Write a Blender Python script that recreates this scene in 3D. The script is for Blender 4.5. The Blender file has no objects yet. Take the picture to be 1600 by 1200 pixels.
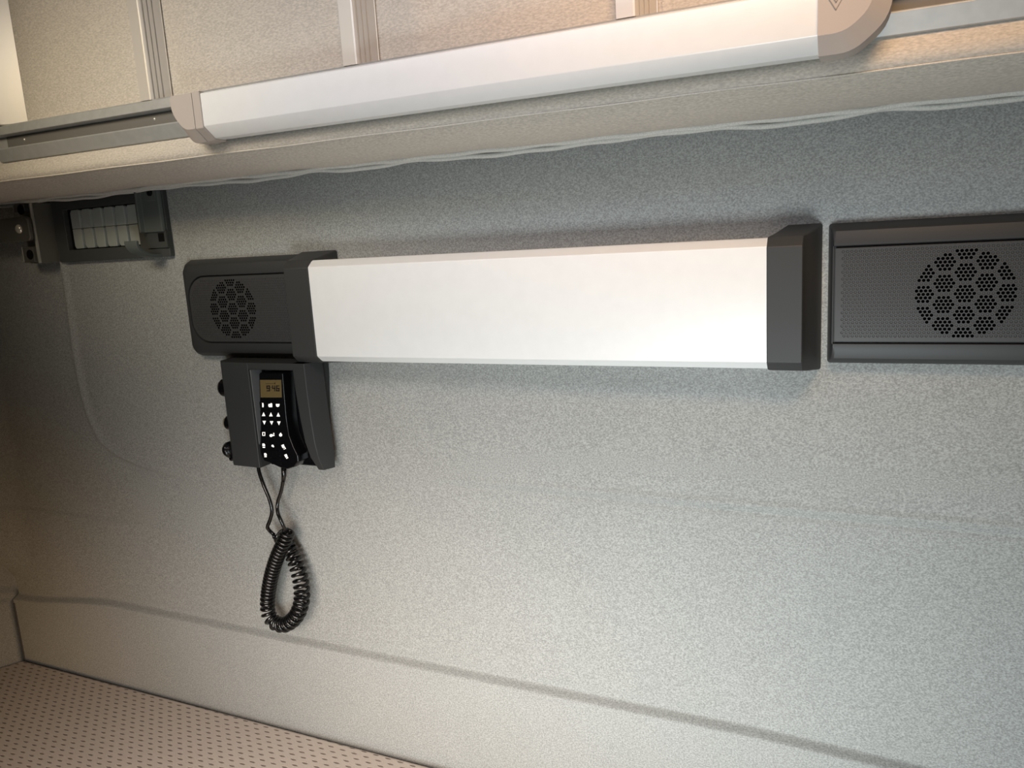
import bpy, bmesh, math, random
from mathutils import Vector, Matrix
random.seed(7)
C = bpy.context.scene.collection
SC = bpy.context.scene

# ------------------------------------------------------------------ camera
FPX = 1250.0
ax = Vector((2700, 75, -FPX)).normalized()                      # world X, Down, Y in camera axes (right, down, forward)
dn = Vector(((FPX*FPX-75*6600)/2700, 6600, FPX)).normalized()
ny = ax.cross(dn)
cam_pos = Vector((0.0, -1.0, 1.5))
right = Vector((ax.x, ny.x, -dn.x)); upv = -Vector((ax.y, ny.y, -dn.y)); fwd = Vector((ax.z, ny.z, -dn.z))
right.normalize(); fwd.normalize(); upv = right.cross(fwd).normalized(); fwd = upv.cross(right)
cd = bpy.data.cameras.new('camera'); cam = bpy.data.objects.new('camera', cd); C.objects.link(cam)
cd.sensor_fit = 'HORIZONTAL'; cd.sensor_width = 36.0; cd.lens = 36.0*FPX/1600; cd.clip_start = 0.01
M = Matrix((right, upv, -fwd)).transposed().to_4x4(); M.translation = cam_pos
cam.matrix_world = M; SC.camera = cam
SC.view_settings.view_transform = 'Standard'; SC.view_settings.look = 'None'
SC.view_settings.gamma = 1.0; SC.view_settings.exposure = 0.0; SC.view_settings.use_curve_mapping = False

# ------------------------------------------------------------------ light
W = bpy.data.worlds.new('world'); SC.world = W; W.use_nodes = True
bg = W.node_tree.nodes['Background']; bg.inputs['Color'].default_value = (1.0, 0.84, 0.72, 1); bg.inputs['Strength'].default_value = 0.004

def area(name, loc, target, size, power, color, spread=180, size_y=None):
    l = bpy.data.lights.new(name, 'AREA'); l.energy = power; l.color = color; l.size = size
    if size_y: l.shape = 'RECTANGLE'; l.size_y = size_y
    l.spread = math.radians(spread)
    o = bpy.data.objects.new(name, l); C.objects.link(o); o.location = loc
    o.rotation_euler = (Vector(target)-Vector(loc)).to_track_quat('-Z', 'Y').to_euler()
    return o
area('bunk_fill_light',(-0.40,-1.10,1.95),(-0.45,-0.2,1.93),1.1, 0.44, (1.0, 0.864, 0.773),spread=75,size_y=0.2)  # added fill, narrowed and aimed at the folded bunk
area('right_dome_light',(0.1,-0.85,2.2),(-0.1,-0.2,1.75),0.5, 1.12, (1.0, 0.634, 0.344),spread=60,size_y=0.2)
area('window_light',(-0.15,-1.15,0.80),(-0.20,0,0.95),0.40, 4.99, (0.885, 0.98, 1.0),spread=95)
area('panel_fill_light',(-0.55,-0.75,1.95),(-0.55,-0.1,1.58),1.0, 0.69, (0.686, 0.788, 1.0),spread=80,size_y=0.15)  # added fill for bar panel and bunk, keeps off the wall strip
area('left_bunk_fill_light',(-0.95,-0.75,1.90),(-0.95,-0.1,1.60),0.5, 0.49, (1.0, 0.798, 0.455),spread=70,size_y=0.15)  # added fill for the left end of the bunk
area('mattress_fill_light',(-0.60,-0.98,1.15),(-0.66,-0.42,0.66),0.45, 5.10, (1.0, 0.866, 0.753),spread=95)  # added fill to brighten the mattress and ledge
area('left_corner_fill_light',(-1.10,-1.20,0.95),(-1.52,-0.1,0.72),0.25, 0.22, (1.0, 0.614, 0.25),spread=50)  # added fill to lift the dark lower left corner

# ------------------------------------------------------------------ helpers
EYE = Vector((0.0, -1.0, 1.5))      # survey point that the measurements on the wall were taken from
def P(u, v, h=0.0):
    """point of the plane h in front of the rear wall, as (x, z)"""
    d = right*((u-800)/FPX) + upv*((600-v)/FPX) + fwd
    t = (-h-EYE.y)/d.y; p = EYE + d*t
    return (p.x, p.z)

def obj(name, me, mats, parent=None, smooth=False, bevel=0, seg=2, angle=35):
    if isinstance(me, bmesh.types.BMesh):
        bmesh.ops.recalc_face_normals(me, faces=me.faces)
        m = bpy.data.meshes.new(name); me.to_mesh(m); me.free(); me = m
    if not isinstance(mats, (list, tuple)): mats = [mats]
    for m in mats: me.materials.append(m)
    o = bpy.data.objects.new(name, me); C.objects.link(o)
    if parent: o.parent = parent
    if bevel:
        b = o.modifiers.new('bevel', 'BEVEL'); b.width = bevel; b.segments = seg; b.limit_method = 'ANGLE'; b.angle_limit = math.radians(angle)
        b.harden_normals = True
        smooth = True
    if smooth:
        for p in me.polygons: p.use_smooth = True
    return o

def tag(o, label, cat, group=None):
    o['label'] = label; o['category'] = cat
    if group: o['group'] = group
    return o
def thing(name, label, cat, loc, group=None):
    o = bpy.data.objects.new(name, None); C.objects.link(o); o.location = loc; o.empty_display_size = 0.03
    tag(o, label, cat, group)
    return o
class Local:
    """origin shift so that parts of a thing use wall coordinates"""
    pass
def put(o, root):
    o.parent = root
    o.matrix_parent_inverse = Matrix.Identity(4)
    o.location = -Vector(root.location) if root.parent is None else (0, 0, 0)
    return o

def W3(x, z, h): return Vector((x, -h, z))

def loft(rings, cap0=True, cap1=True, bm=None):
    bm = bm or bmesh.new(); V = []
    for pts, h in rings:
        hs = h if isinstance(h, (list, tuple)) else [h]*len(pts)
        V.append([bm.verts.new(W3(p[0], p[1], q)) for p, q in zip(pts, hs)])
    n = len(V[0])
    for a, b in zip(V, V[1:]):
        for i in range(n): bm.faces.new((a[i], a[(i+1) % n], b[(i+1) % n], b[i]))
    if cap0: bm.faces.new(V[0][::-1])
    if cap1: bm.faces.new(V[-1])
    return bm

def rr(x0, x1, z0, z1, r=0.0, n=5):
    """rounded rectangle, r may be four radii (left-bottom, right-bottom, right-top, left-top)"""
    rs = r if isinstance(r, (list, tuple)) else [r]*4
    out = []
    for (cx, cz, a0, q, sx, sz) in ((x0, z0, 180, rs[0], 1, 1), (x1, z0, 270, rs[1], -1, 1), (x1, z1, 0, rs[2], -1, -1), (x0, z1, 90, rs[3], 1, -1)):
        q = max(q, 1e-4)
        for k in range(n+1):
            a = math.radians(a0+90*k/n)
            out.append((cx+sx*q+q*math.cos(a), cz+sz*q+q*math.sin(a)))
    return out

def prism_x(pts, x0, x1, bm=None, slices=None, fn=None):
    """section pts (h, z) swept along x"""
    bm = bm or bmesh.new()
    xs = slices or [x0, x1]; V = []
    for x in xs:
        V.append([bm.verts.new(W3(x, (z if not fn else z+fn(x, h, z)), h)) for h, z in pts])
    n = len(pts)
    for a, b in zip(V, V[1:]):
        for i in range(n): bm.faces.new((a[i], a[(i+1) % n], b[(i+1) % n], b[i]))
    bm.faces.new(V[0][::-1]); bm.faces.new(V[-1])
    return bm

def prism_z(pts, z0, z1, bm=None):
    """section pts (x, h) swept along z"""
    bm = bm or bmesh.new()
    a = [bm.verts.new(W3(x, z0, h)) for x, h in pts]; b = [bm.verts.new(W3(x, z1, h)) for x, h in pts]
    n = len(pts)
    for i in range(n): bm.faces.new((a[i], a[(i+1) % n], b[(i+1) % n], b[i]))
    bm.faces.new(a[::-1]); bm.faces.new(b)
    return bm

def tube(path, r, n=10, bm=None, caps=True, up=Vector((0, 1, 0))):
    bm = bm or bmesh.new(); path = [Vector(p) for p in path]; rings = []
    N = len(path); prev = None
    for i, p in enumerate(path):
        t = (path[min(i+1, N-1)]-path[max(i-1, 0)]).normalized()
        if prev is None:
            a = up if abs(t.dot(up)) < 0.9 else Vector((1, 0, 0))
            nrm = (a - t*a.dot(t)).normalized()
        else:
            nrm = (prev - t*prev.dot(t)).normalized()
        prev = nrm; bi = t.cross(nrm)
        rad = r(i/(N-1)) if callable(r) else r
        rings.append([bm.verts.new(p + (nrm*math.cos(2*math.pi*k/n) + bi*math.sin(2*math.pi*k/n))*rad) for k in range(n)])
    for a, b in zip(rings, rings[1:]):
        for k in range(n): bm.faces.new((a[k], a[(k+1) % n], b[(k+1) % n], b[k]))
    if caps: bm.faces.new(rings[0][::-1]); bm.faces.new(rings[-1])
    return bm

def spline(pts, per=12):
    pts = [Vector(p) for p in pts]; out = []
    for i in range(len(pts)-1):
        p0 = pts[max(i-1, 0)]; p1 = pts[i]; p2 = pts[i+1]; p3 = pts[min(i+2, len(pts)-1)]
        for k in range(per):
            t = k/per
            out.append(0.5*((2*p1)+(p2-p0)*t+(2*p0-5*p1+4*p2-p3)*t*t+(3*p1-p0-3*p2+p3)*t**3))
    out.append(pts[-1]); return out

def dome(x, z, h, r, height, bm=None, n=20, rings=5, inward=False):
    bm = bm or bmesh.new(); V = []
    for j in range(rings):
        a = math.pi/2*j/rings
        V.append([bm.verts.new(W3(x+r*math.cos(a)*math.cos(2*math.pi*k/n), z+r*math.cos(a)*math.sin(2*math.pi*k/n), h+height*math.sin(a))) for k in range(n)])
    top = bm.verts.new(W3(x, z, h+height))
    for a, b in zip(V, V[1:]):
        for k in range(n): bm.faces.new((a[k], a[(k+1) % n], b[(k+1) % n], b[k]))
    for k in range(n): bm.faces.new((V[-1][k], V[-1][(k+1) % n], top))
    bm.faces.new(V[0][::-1])
    return bm
def disc(x, z, r, n=20): return [(x+r*math.cos(2*math.pi*k/n), z+r*math.sin(2*math.pi*k/n)) for k in range(n)]
def sstep(a, b, x):
    t = min(1, max(0, (x-a)/(b-a))); return t*t*(3-2*t)

# ------------------------------------------------------------------ materials
def mat(name, col, rough=0.5, metal=0.0, spec=0.5, bump=None, vary=0.0, vscale=900, coat=0.0, emit=None, sheen=0.0):
    m = bpy.data.materials.new(name); m.use_nodes = True; nt = m.node_tree; b = nt.nodes['Principled BSDF']
    b.inputs['Base Color'].default_value = (*col, 1); b.inputs['Roughness'].default_value = rough
    b.inputs['Metallic'].default_value = metal; b.inputs['Specular IOR Level'].default_value = spec
    b.inputs['Coat Weight'].default_value = coat; b.inputs['Sheen Weight'].default_value = sheen
    if emit: b.inputs['Emission Color'].default_value = (*col, 1); b.inputs['Emission Strength'].default_value = emit
    tc = nt.nodes.new('ShaderNodeTexCoord')
    nz = nt.nodes.new('ShaderNodeTexNoise'); nz.inputs['Scale'].default_value = vscale; nz.inputs['Detail'].default_value = 2.0
    nt.links.new(tc.outputs['Object'], nz.inputs['Vector'])
    if vary:
        cr = nt.nodes.new('ShaderNodeMapRange'); cr.inputs['From Min'].default_value = 0.3; cr.inputs['From Max'].default_value = 0.7
        cr.inputs['To Min'].default_value = 1-vary; cr.inputs['To Max'].default_value = 1+vary
        nt.links.new(nz.outputs['Fac'], cr.inputs['Value'])
        mx = nt.nodes.new('ShaderNodeVectorMath'); mx.operation = 'SCALE'; mx.inputs[0].default_value = col
        nt.links.new(cr.outputs['Result'], mx.inputs['Scale']); nt.links.new(mx.outputs['Vector'], b.inputs['Base Color'])
    if bump:
        bp = nt.nodes.new('ShaderNodeBump'); bp.inputs['Strength'].default_value = bump[0]; bp.inputs['Distance'].default_value = bump[1]
        nt.links.new(nz.outputs['Fac'], bp.inputs['Height']); nt.links.new(bp.outputs['Normal'], b.inputs['Normal'])
    return m

def fabric(name, col, vary=0.2, off=0.5, stretch=(1, 1, 1), scale=700, mott=0.015, bump=0.2):
    m = mat(name, col, rough=0.95, spec=0.15, sheen=0.1); nt = m.node_tree; b = nt.nodes['Principled BSDF']
    tc = nt.nodes.new('ShaderNodeTexCoord'); mp = nt.nodes.new('ShaderNodeMapping'); mp.inputs['Scale'].default_value = stretch; mp.inputs['Location'].default_value = (0.0, off/scale, 0.0)
    nt.links.new(tc.outputs['Object'], mp.inputs['Vector'])
    n1 = nt.nodes.new('ShaderNodeTexNoise'); n1.inputs['Scale'].default_value = scale; n1.inputs['Detail'].default_value = 1; n1.inputs['Roughness'].default_value = 0.7
    n2 = nt.nodes.new('ShaderNodeTexNoise'); n2.inputs['Scale'].default_value = 9; n2.inputs['Detail'].default_value = 3
    nt.links.new(mp.outputs['Vector'], n1.inputs['Vector']); nt.links.new(tc.outputs['Object'], n2.inputs['Vector'])
    def mr(src, lo, hi, a=0.3, c=0.7):
        r = nt.nodes.new('ShaderNodeMapRange'); r.inputs['From Min'].default_value = a; r.inputs['From Max'].default_value = c
        r.inputs['To Min'].default_value = lo; r.inputs['To Max'].default_value = hi; nt.links.new(src, r.inputs['Value']); return r.outputs['Result']
    f = nt.nodes.new('ShaderNodeMath'); f.operation = 'MULTIPLY'
    nt.links.new(mr(n1.outputs['Fac'], 1-vary, 1+vary), f.inputs[0]); nt.links.new(mr(n2.outputs['Fac'], 1-mott, 1+mott), f.inputs[1])
    sc = nt.nodes.new('ShaderNodeVectorMath'); sc.operation = 'SCALE'; sc.inputs[0].default_value = col
    nt.links.new(f.outputs[0], sc.inputs['Scale']); nt.links.new(sc.outputs['Vector'], b.inputs['Base Color'])
    bp = nt.nodes.new('ShaderNodeBump'); bp.inputs['Strength'].default_value = bump; bp.inputs['Distance'].default_value = 0.0012
    nt.links.new(n1.outputs['Fac'], bp.inputs['Height']); nt.links.new(bp.outputs['Normal'], b.inputs['Normal'])
    return m

M_wall = fabric('grey_wall_fabric', (0.31, 0.315, 0.305), off=0.7, vary=0.27, stretch=(0.75, 1, 1.0), scale=560)
M_bunk = fabric('beige_grey_bunk_fabric', (0.57, 0.525, 0.465), vary=0.156, stretch=(0.5, 1, 1.3), scale=480)
M_seam = fabric('seam_highlight_fabric', (0.66, 0.61, 0.54), vary=0.1)
M_pipe = fabric('piping_fabric', (0.60, 0.595, 0.56), vary=0.12)
M_alu = mat('satin_silver', (0.85, 0.855, 0.85), rough=0.36, metal=0.08, spec=0.5, vary=0.012, vscale=60)
M_bar = mat('silver_profile', (0.60, 0.565, 0.515), rough=0.34, metal=0.15)
M_rail = mat('zinc_rail', (0.44, 0.45, 0.45), rough=0.5, metal=0.35, vary=0.05, vscale=80)
M_railin = mat('rail_channel_grey', (0.17, 0.165, 0.155), rough=0.6, metal=0.3)
M_cap = mat('taupe_plastic', (0.47, 0.42, 0.385), rough=0.62, spec=0.3, bump=(0.15, 0.0004))
M_logo = mat('taupe_groove_shade', (0.25, 0.22, 0.20), rough=0.6)  # darker cap plastic, paints the shade of the engraved emblem lines
M_black = mat('charcoal_plastic', (0.040, 0.041, 0.041), rough=0.5, spec=0.35, bump=(0.12, 0.0003), vscale=1800)
M_spk = mat('charcoal_speaker_plastic', (0.034, 0.035, 0.036), rough=0.48, spec=0.35)
M_grille = mat('grille_plastic', (0.046, 0.046, 0.047), rough=0.42, spec=0.45)
M_hole = mat('speaker_cloth_black', (0.002, 0.002, 0.002), rough=1.0, spec=0.0)
M_gloss = mat('gloss_black', (0.004, 0.004, 0.005), rough=0.22, spec=0.4)
M_hold = mat('dark_grey_holder_plastic', (0.032, 0.034, 0.035), rough=0.5, spec=0.35)
M_lcd = mat('amber_lcd', (0.13, 0.095, 0.042), rough=0.25, spec=0.4)
M_ink = mat('lcd_digits', (0.012, 0.008, 0.005), rough=0.6)
M_sym = mat('white_key_glow', (0.95, 0.92, 0.86), rough=0.5, emit=0.75)  # emits a little, for key symbols taken as backlit
M_cord = mat('black_rubber_cord', (0.005, 0.005, 0.005), rough=0.2, spec=0.6)
M_brass = mat('pale_socket_metal', (0.75, 0.68, 0.52), rough=0.3, metal=0.8)
M_steel = mat('bracket_steel', (0.15, 0.145, 0.13), rough=0.4, metal=0.5)
M_edge = mat('bare_steel_edge', (0.85, 0.82, 0.74), rough=0.25, metal=0.6)
M_vent = mat('vent_frame_plastic', (0.055, 0.060, 0.059), rough=0.6, spec=0.3)
M_hook = mat('hook_plastic', (0.10, 0.115, 0.112), rough=0.5, spec=0.35)
M_louv = mat('louvre_plastic', (0.36, 0.39, 0.375), rough=0.5, spec=0.3)
M_dark = mat('dark_void', (0.01, 0.01, 0.01), rough=1.0, spec=0.0)

def mattress_mat():
    m = mat('mattress_knit', (0.42, 0.345, 0.31), rough=0.95, spec=0.1, sheen=0.1); nt = m.node_tree; b = nt.nodes['Principled BSDF']
    L = nt.links
    tc = nt.nodes.new('ShaderNodeTexCoord'); sp = nt.nodes.new('ShaderNodeSeparateXYZ'); L.new(tc.outputs['Object'], sp.inputs[0])
    def mth(op, a, c=None, d=None):
        n = nt.nodes.new('ShaderNodeMath'); n.operation = op
        for i, v in enumerate((a, c, d)):
            if v is None: continue
            if isinstance(v, (int, float)): n.inputs[i].default_value = v
            else: L.new(v, n.inputs[i])
        return n.outputs[0]
    a = math.radians(-2)
    X = mth('ADD', mth('MULTIPLY', sp.outputs['X'], math.cos(a)), mth('MULTIPLY', sp.outputs['Y'], math.sin(a)))
    Y = mth('SUBTRACT', mth('MULTIPLY', sp.outputs['Y'], math.cos(a)), mth('MULTIPLY', sp.outputs['X'], math.sin(a)))
    u = mth('DIVIDE', X, 0.0245); w = mth('DIVIDE', Y, 0.0104)
    row = mth('FLOOR', w); off = mth('MULTIPLY', mth('MODULO', mth('ABSOLUTE', row), 2.0), 0.5)
    fu = mth('SUBTRACT', mth('FRACT', mth('ADD', u, off)), 0.5); fw = mth('SUBTRACT', mth('FRACT', w), 0.5)
    # small lens-shaped pits
    d = mth('ADD', mth('POWER', mth('MULTIPLY', mth('ABSOLUTE', fu), 4.3), 2.0), mth('POWER', mth('MULTIPLY', mth('ABSOLUTE', fw), 5.2), 2.0))
    mr = nt.nodes.new('ShaderNodeMapRange'); mr.interpolation_type = 'SMOOTHSTEP'; mr.inputs['From Min'].default_value = 0.15; mr.inputs['From Max'].default_value = 1.3
    L.new(d, mr.inputs['Value'])
    nz = nt.nodes.new('ShaderNodeTexNoise'); nz.inputs['Scale'].default_value = 700; L.new(tc.outputs['Object'], nz.inputs['Vector'])
    h = mth('ADD', mr.outputs['Result'], mth('MULTIPLY', nz.outputs['Fac'], 0.25))
    bp = nt.nodes.new('ShaderNodeBump'); bp.inputs['Strength'].default_value = 0.8; bp.inputs['Distance'].default_value = 0.0030
    L.new(h, bp.inputs['Height']); L.new(bp.outputs['Normal'], b.inputs['Normal'])
    mx = nt.nodes.new('ShaderNodeMix'); mx.data_type = 'RGBA'
    mx.inputs['A'].default_value = (0.27, 0.22, 0.185, 1); mx.inputs['B'].default_value = (0.50, 0.435, 0.385, 1)
    L.new(mr.outputs['Result'], mx.inputs['Factor']); L.new(mx.outputs['Result'], b.inputs['Base Color'])
    return m
M_mat = mattress_mat()

# ------------------------------------------------------------------ the setting
XC = -1.675                     # corner of the rear wall and the left wall
def crease_x(z):                # outline of the raised panel near the left end, following a rounded lower corner
    return 0
CR = [(-1.367, 2.30), (-1.367, 1.45), (-1.3725, 1.34), (-1.3715, 1.265), (-1.362, 1.205), (-1.340, 1.160), (-1.300, 1.135), (-1.240, 1.118), (-1.12, 1.10), (-0.90, 1.085)]
def crease_dist(x, z):
    best = 9; sgn = 1; fade = 1
    for (x0, z0), (x1, z1) in zip(CR, CR[1:]):
        dx, dz = x1-x0, z1-z0; L2 = dx*dx+dz*dz
        t = max(0, min(1, ((x-x0)*dx+(z-z0)*dz)/L2)); px, pz = x0+dx*t, z0+dz*t
        d = math.hypot(x-px, z-pz)
        if d < best:
            best = d; sgn = 1 if (dx*(z-z0)-dz*(x-x0)) > 0 else -1; fade = 1-sstep(-1.30, -1.05, px)
    return best*sgn, fade
def wall_h(x, z):
    h = 0.0
    kz = 0.822 + 0.010*sstep(-1.45, -1.0, x) - 0.030*sstep(-1.35, -1.675, x) if x < -1.35 else 0.832 - 0.012*sstep(-0.2, 0.2, x)
    if x < -1.35: kz = 0.832 - 0.030*sstep(1.35, 1.675, -x)
    h += 0.014*(1-sstep(kz-0.010, kz, z))
    h -= 0.001*math.exp(-((z-kz-0.004)/0.006)**2)
    # crease that runs along the middle of the panel
    f = sstep(-0.80, -0.35, x)
    if f > 0 and 1.0 < z < 1.25:
        h += f*0.0020*sstep(1.122, 1.140, z)*(1-sstep(1.15, 1.24, z)) + f*0.0022*math.exp(-((z-1.144)/0.0045)**2) - f*0.0026*math.exp(-((z-1.132)/0.0045)**2)
    if x < -0.85 and z > 1.0:
        d, fd = crease_dist(x, z)
        h += fd*(0.003*sstep(-0.012, 0.004, d)-0.003) + fd*0.0062*math.exp(-((d-0.003)/0.0075)**2)
    # small wrinkles lower right
    for (wx, wz, a, l) in ((-0.33, 0.915, -0.6, 0.03), (-0.28, 0.875, -0.25, 0.05), (-0.36, 0.96, 0.5, 0.03)):
        dx, dz = x-wx, z-wz; ca, sa = math.cos(a), math.sin(a); s = dx*ca+dz*sa; q = -dx*sa+dz*ca
        if abs(s) < l*2 and abs(q) < 0.03: h += 0.0018*math.exp(-(s/l)**2)*math.exp(-(q/0.004)**2)
    return h
def grid_mesh(xs, zs, f):
    verts = []; faces = []; n = len(zs)
    for x in xs:
        for z in zs: verts.append(f(x, z))
    for i in range(len(xs)-1):
        for j in range(n-1):
            a = i*n+j; faces.append((a, a+n, a+n+1, a+1))
    me = bpy.data.meshes.new('wall'); me.from_pydata(verts, [], faces); return me
def frange(a, b, s):
    n = max(1, round((b-a)/s)); return [a+(b-a)*i/n for i in range(n+1)]
xs = frange(XC, -1.0, 0.0045) + frange(-1.0, 0.75, 0.012)[1:]
zs = frange(0.45, 0.78, 0.02) + frange(0.78, 0.85, 0.0014)[1:] + frange(0.85, 1.11, 0.0045)[1:] + frange(1.11, 1.16, 0.0014)[1:] + frange(1.16, 1.55, 0.0045)[1:] + frange(1.55, 2.35, 0.04)[1:]
# rounded corner above the ledge: the rear wall bends towards the room near XC
def corner(x, z):
    t = max(0.0, (-1.60-x))/0.075
    return 0.034*t*t*sstep(0.83, 0.90, z)
me = grid_mesh(xs, zs, lambda x, z: (x, -(wall_h(x, z)+corner(x, z)), z))
wb = obj('wall_back', me, M_wall, smooth=True); wb['kind'] = 'structure'
# left wall: runs from the corner towards the cab, flaring outwards
LD = Vector((-0.453, -0.891))
def leftp(s, z):
    x0 = XC; y0 = -(wall_h(XC, z)+corner(XC, z))
    up = sstep(0.83, 0.90, z); e = 0.05*(1-math.exp(-s/0.05))*up      # rounded corner above the ledge
    x = x0 + LD.x*s + (-0.74-LD.x)*e; y = y0 + LD.y*s + (-0.67-LD.y)*e
    bul = 0.012*(1-sstep(0.800+0.28*s, 0.822+0.28*s, z))*sstep(0, 0.01, s)
    return (x+bul*0.891, y-bul*0.2, z)
me = grid_mesh(frange(0, 0.2, 0.005)+frange(0.2, 1.1, 0.03)[1:], zs, leftp)
wl = obj('wall_left', me, M_wall, smooth=True); wl['kind'] = 'structure'
for nm, pa in (('corner', None),):
    bm = tube([(XC+0.003, -0.0145, z) for z in (0.60, 0.70, 0.785)], 0.0016, 8)
    s = obj('trim_1', bm, mat('seam_thread', (0.09, 0.085, 0.08), rough=0.9)); s['kind'] = 'structure'

# lower bunk mattress
bm = bmesh.new()
me_x0 = XC+0.004
def mat_top(x, y):
    return 0.668
outline = [(-1.661, -0.022), (0.75, -0.022), (0.75, -0.80), (-2.026, -0.80), (-1.681, -0.06)]
ring0 = [bm.verts.new((x, y, 0.50)) for x, y in outline]; ring1 = [bm.verts.new((x, y, 0.661)) for x, y in outline]
n = len(outline)
for i in range(n): bm.faces.new((ring0[i], ring0[(i+1) % n], ring1[(i+1) % n], ring1[i]))
bm.faces.new(ring1); bm.faces.new(ring0[::-1])
mt = obj('bunk_mattress', bm, M_mat, bevel=0.010, seg=4)
tag(mt, 'brown grey lower bunk mattress with small woven pits against rear wall', 'mattress')
fl = bmesh.new(); bmesh.ops.create_cube(fl, size=1)
for v in fl.verts: v.co = Vector((v.co.x*3.2-0.6, v.co.y*1.6-0.75, v.co.z*0.06+0.47))
f_ = obj('floor', fl, M_hold); f_['kind'] = 'structure'

# ------------------------------------------------------------------ folded upper bunk
bunk = thing('upper_bunk', 'folded up upper bunk with beige grey fabric underside and silver frame', 'bunk', (-0.45, 0, 1.62))
BX0, BX1 = -1.62, 0.75
prof = [(0.012, 2.30), (0.012, 1.625), (0.020, 1.613), (0.032, 1.608), (0.052, 1.6055), (0.075, 1.6045), (0.100, 1.605), (0.122, 1.6065), (0.142, 1.609), (0.158, 1.6130), (0.171, 1.6180), (0.1805, 1.6245), (0.1825, 1.6300), (0.1820, 1.6370), (0.172, 1.652), (0.168, 1.70), (0.168, 2.30)]
sl = frange(BX0, BX1, 0.02)
def wav(x, h, z):
    if z > 1.63: return 0
    w = 0.0022*math.sin(x*23+1)+0.0016*math.sin(x*41+2)
    return w*0.3*(1-sstep(0.05, 0.14, h)) 
pb = obj('padded_cover', prism_x(prof, BX0, BX1, slices=sl, fn=wav), M_bunk, smooth=True)
put(pb, bunk)
b = pb.modifiers.new('edge', 'EDGE_SPLIT'); b.split_angle = math.radians(50)
# seam along the lower front lip, its highlight painted as a lighter colour
sm = [W3(x, 1.6222+0.0003*math.sin(x*30), 0.1785) for x in frange(BX0, BX1, 0.03)]
put(obj('seam', tube(sm, 0.0008, 6), M_seam, smooth=True), bunk)
# piping: two loose cords along the rear lower edge
for q, (hh, zz, ph, am) in enumerate(((0.034, 1.6066, 0.0, 0.0010), (0.022, 1.6034, 1.9, 0.0024))):
    pts = []
    for x in frange(BX0, BX1, 0.008):
        am2 = am*(0.55+0.45*math.sin(x*3.1+q*2)+0.5*sstep(-0.45, -0.75, x))
        pts.append(W3(x, zz+am2*math.sin(x*24+ph+1.5*math.sin(x*9))+0.0007*math.sin(x*75+q*2), hh+0.002*math.sin(x*17+q)))
    put(obj('piping', tube(pts, 0.0036, 8), M_pipe, smooth=True), bunk)
# inset fabric panels between the bars
bars = [-0.9017, -0.5731, -0.2461, 0.081, 0.408]
def panel(x0, x1, dent):
    def f(x, z):
        h = 0.1705 + 0.004*sstep(x0, x0+0.03, x)*(1-sstep(x1-0.03, x1, x))
        if dent:
            u = min(sstep(x0+0.055, x0+0.075, x), 1-sstep(x1-0.04, x1-0.02, x), sstep(1.715, 1.735, z))
            h -= 0.006*u
            h += 0.003*math.exp(-((x-x0-0.05)/0.012)**2)
        return (x, -h, z)
    me = grid_mesh(frange(x0, x1, 0.008), frange(1.675, 2.28, 0.008), f)
    put(obj('fabric_panel', me, M_bunk, smooth=True), bunk)
panel(-1.158, -0.903, False); panel(-0.853, -0.574, False); panel(-0.53, -0.248, True); panel(-0.205, 0.078, False); panel(0.12, 0.40, False)
# cross bars: flat face, bright edge, ribbed slanting side
def crossbar(x, wf=0.019, ws=0.0165, dp=0.021, h0=0.1695):
    top = h0+dp; pts = [(x, h0), (x, top), (x+wf-0.002, top), (x+wf, top-0.0005)]
    n = 9
    for k in range(1, n+1):
        t = k/n; bx = x+wf+(ws)*t; bh = top-dp*t*0.95
        g = 0.0011 if (2 <= k <= 7 and k % 2 == 0) else 0
        w = 0.0009
        if g: pts += [(bx-w, bh+w*1.1), (bx-w-g, bh+w*1.1-g), (bx-g, bh-g), (bx, bh)]
        else: pts.append((bx, bh))
    pts += [(x+wf+ws+0.001, h0+0.001), (x+wf+ws+0.001, h0)]
    return prism_z(pts, 1.6995, 2.28)
for x in bars: put(obj('crossbar', crossbar(x), M_bar, bunk), bunk)
# wide end bar at the left
put(obj('crossbar', prism_z([(-1.235, 0.1695), (-1.235, 0.194), (-1.192, 0.194), (-1.188, 0.190), (-1.158, 0.1695)], 1.6995, 2.28), M_bar, bevel=0.0015), bunk)
# lower frame rail, a channel
rp = [(0.1695, 1.712), (0.188, 1.704), (0.1905, 1.690), (0.190, 1.687), (0.176, 1.685), (0.176, 1.671), (0.182, 1.670), (0.184, 1.667), (0.1765, 1.6495), (0.1695, 1.6475)]
rp = [(0.1695, 1.700), (0.188, 1.7000), (0.190, 1.698), (0.190, 1.6865), (0.1885, 1.686), (0.1765, 1.6850), (0.1765, 1.6695), (0.1855, 1.6685), (0.1865, 1.667), (0.1780, 1.6500), (0.1695, 1.6485)]
rail = put(obj('frame_rail', prism_x(rp, -1.225, 0.75), M_rail, bevel=0.0006, seg=1), bunk)
put(obj('channel', prism_x([(0.1760, 1.6848), (0.1772, 1.6848), (0.1772, 1.6697), (0.1760, 1.6697)], -1.203, 0.75), M_railin), bunk)
for x in (-1.163, -0.895):
    put(obj('screw', dome(x, 1.6775, 0.1772, 0.0021, 0.0016), M_edge, smooth=True), bunk)
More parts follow.
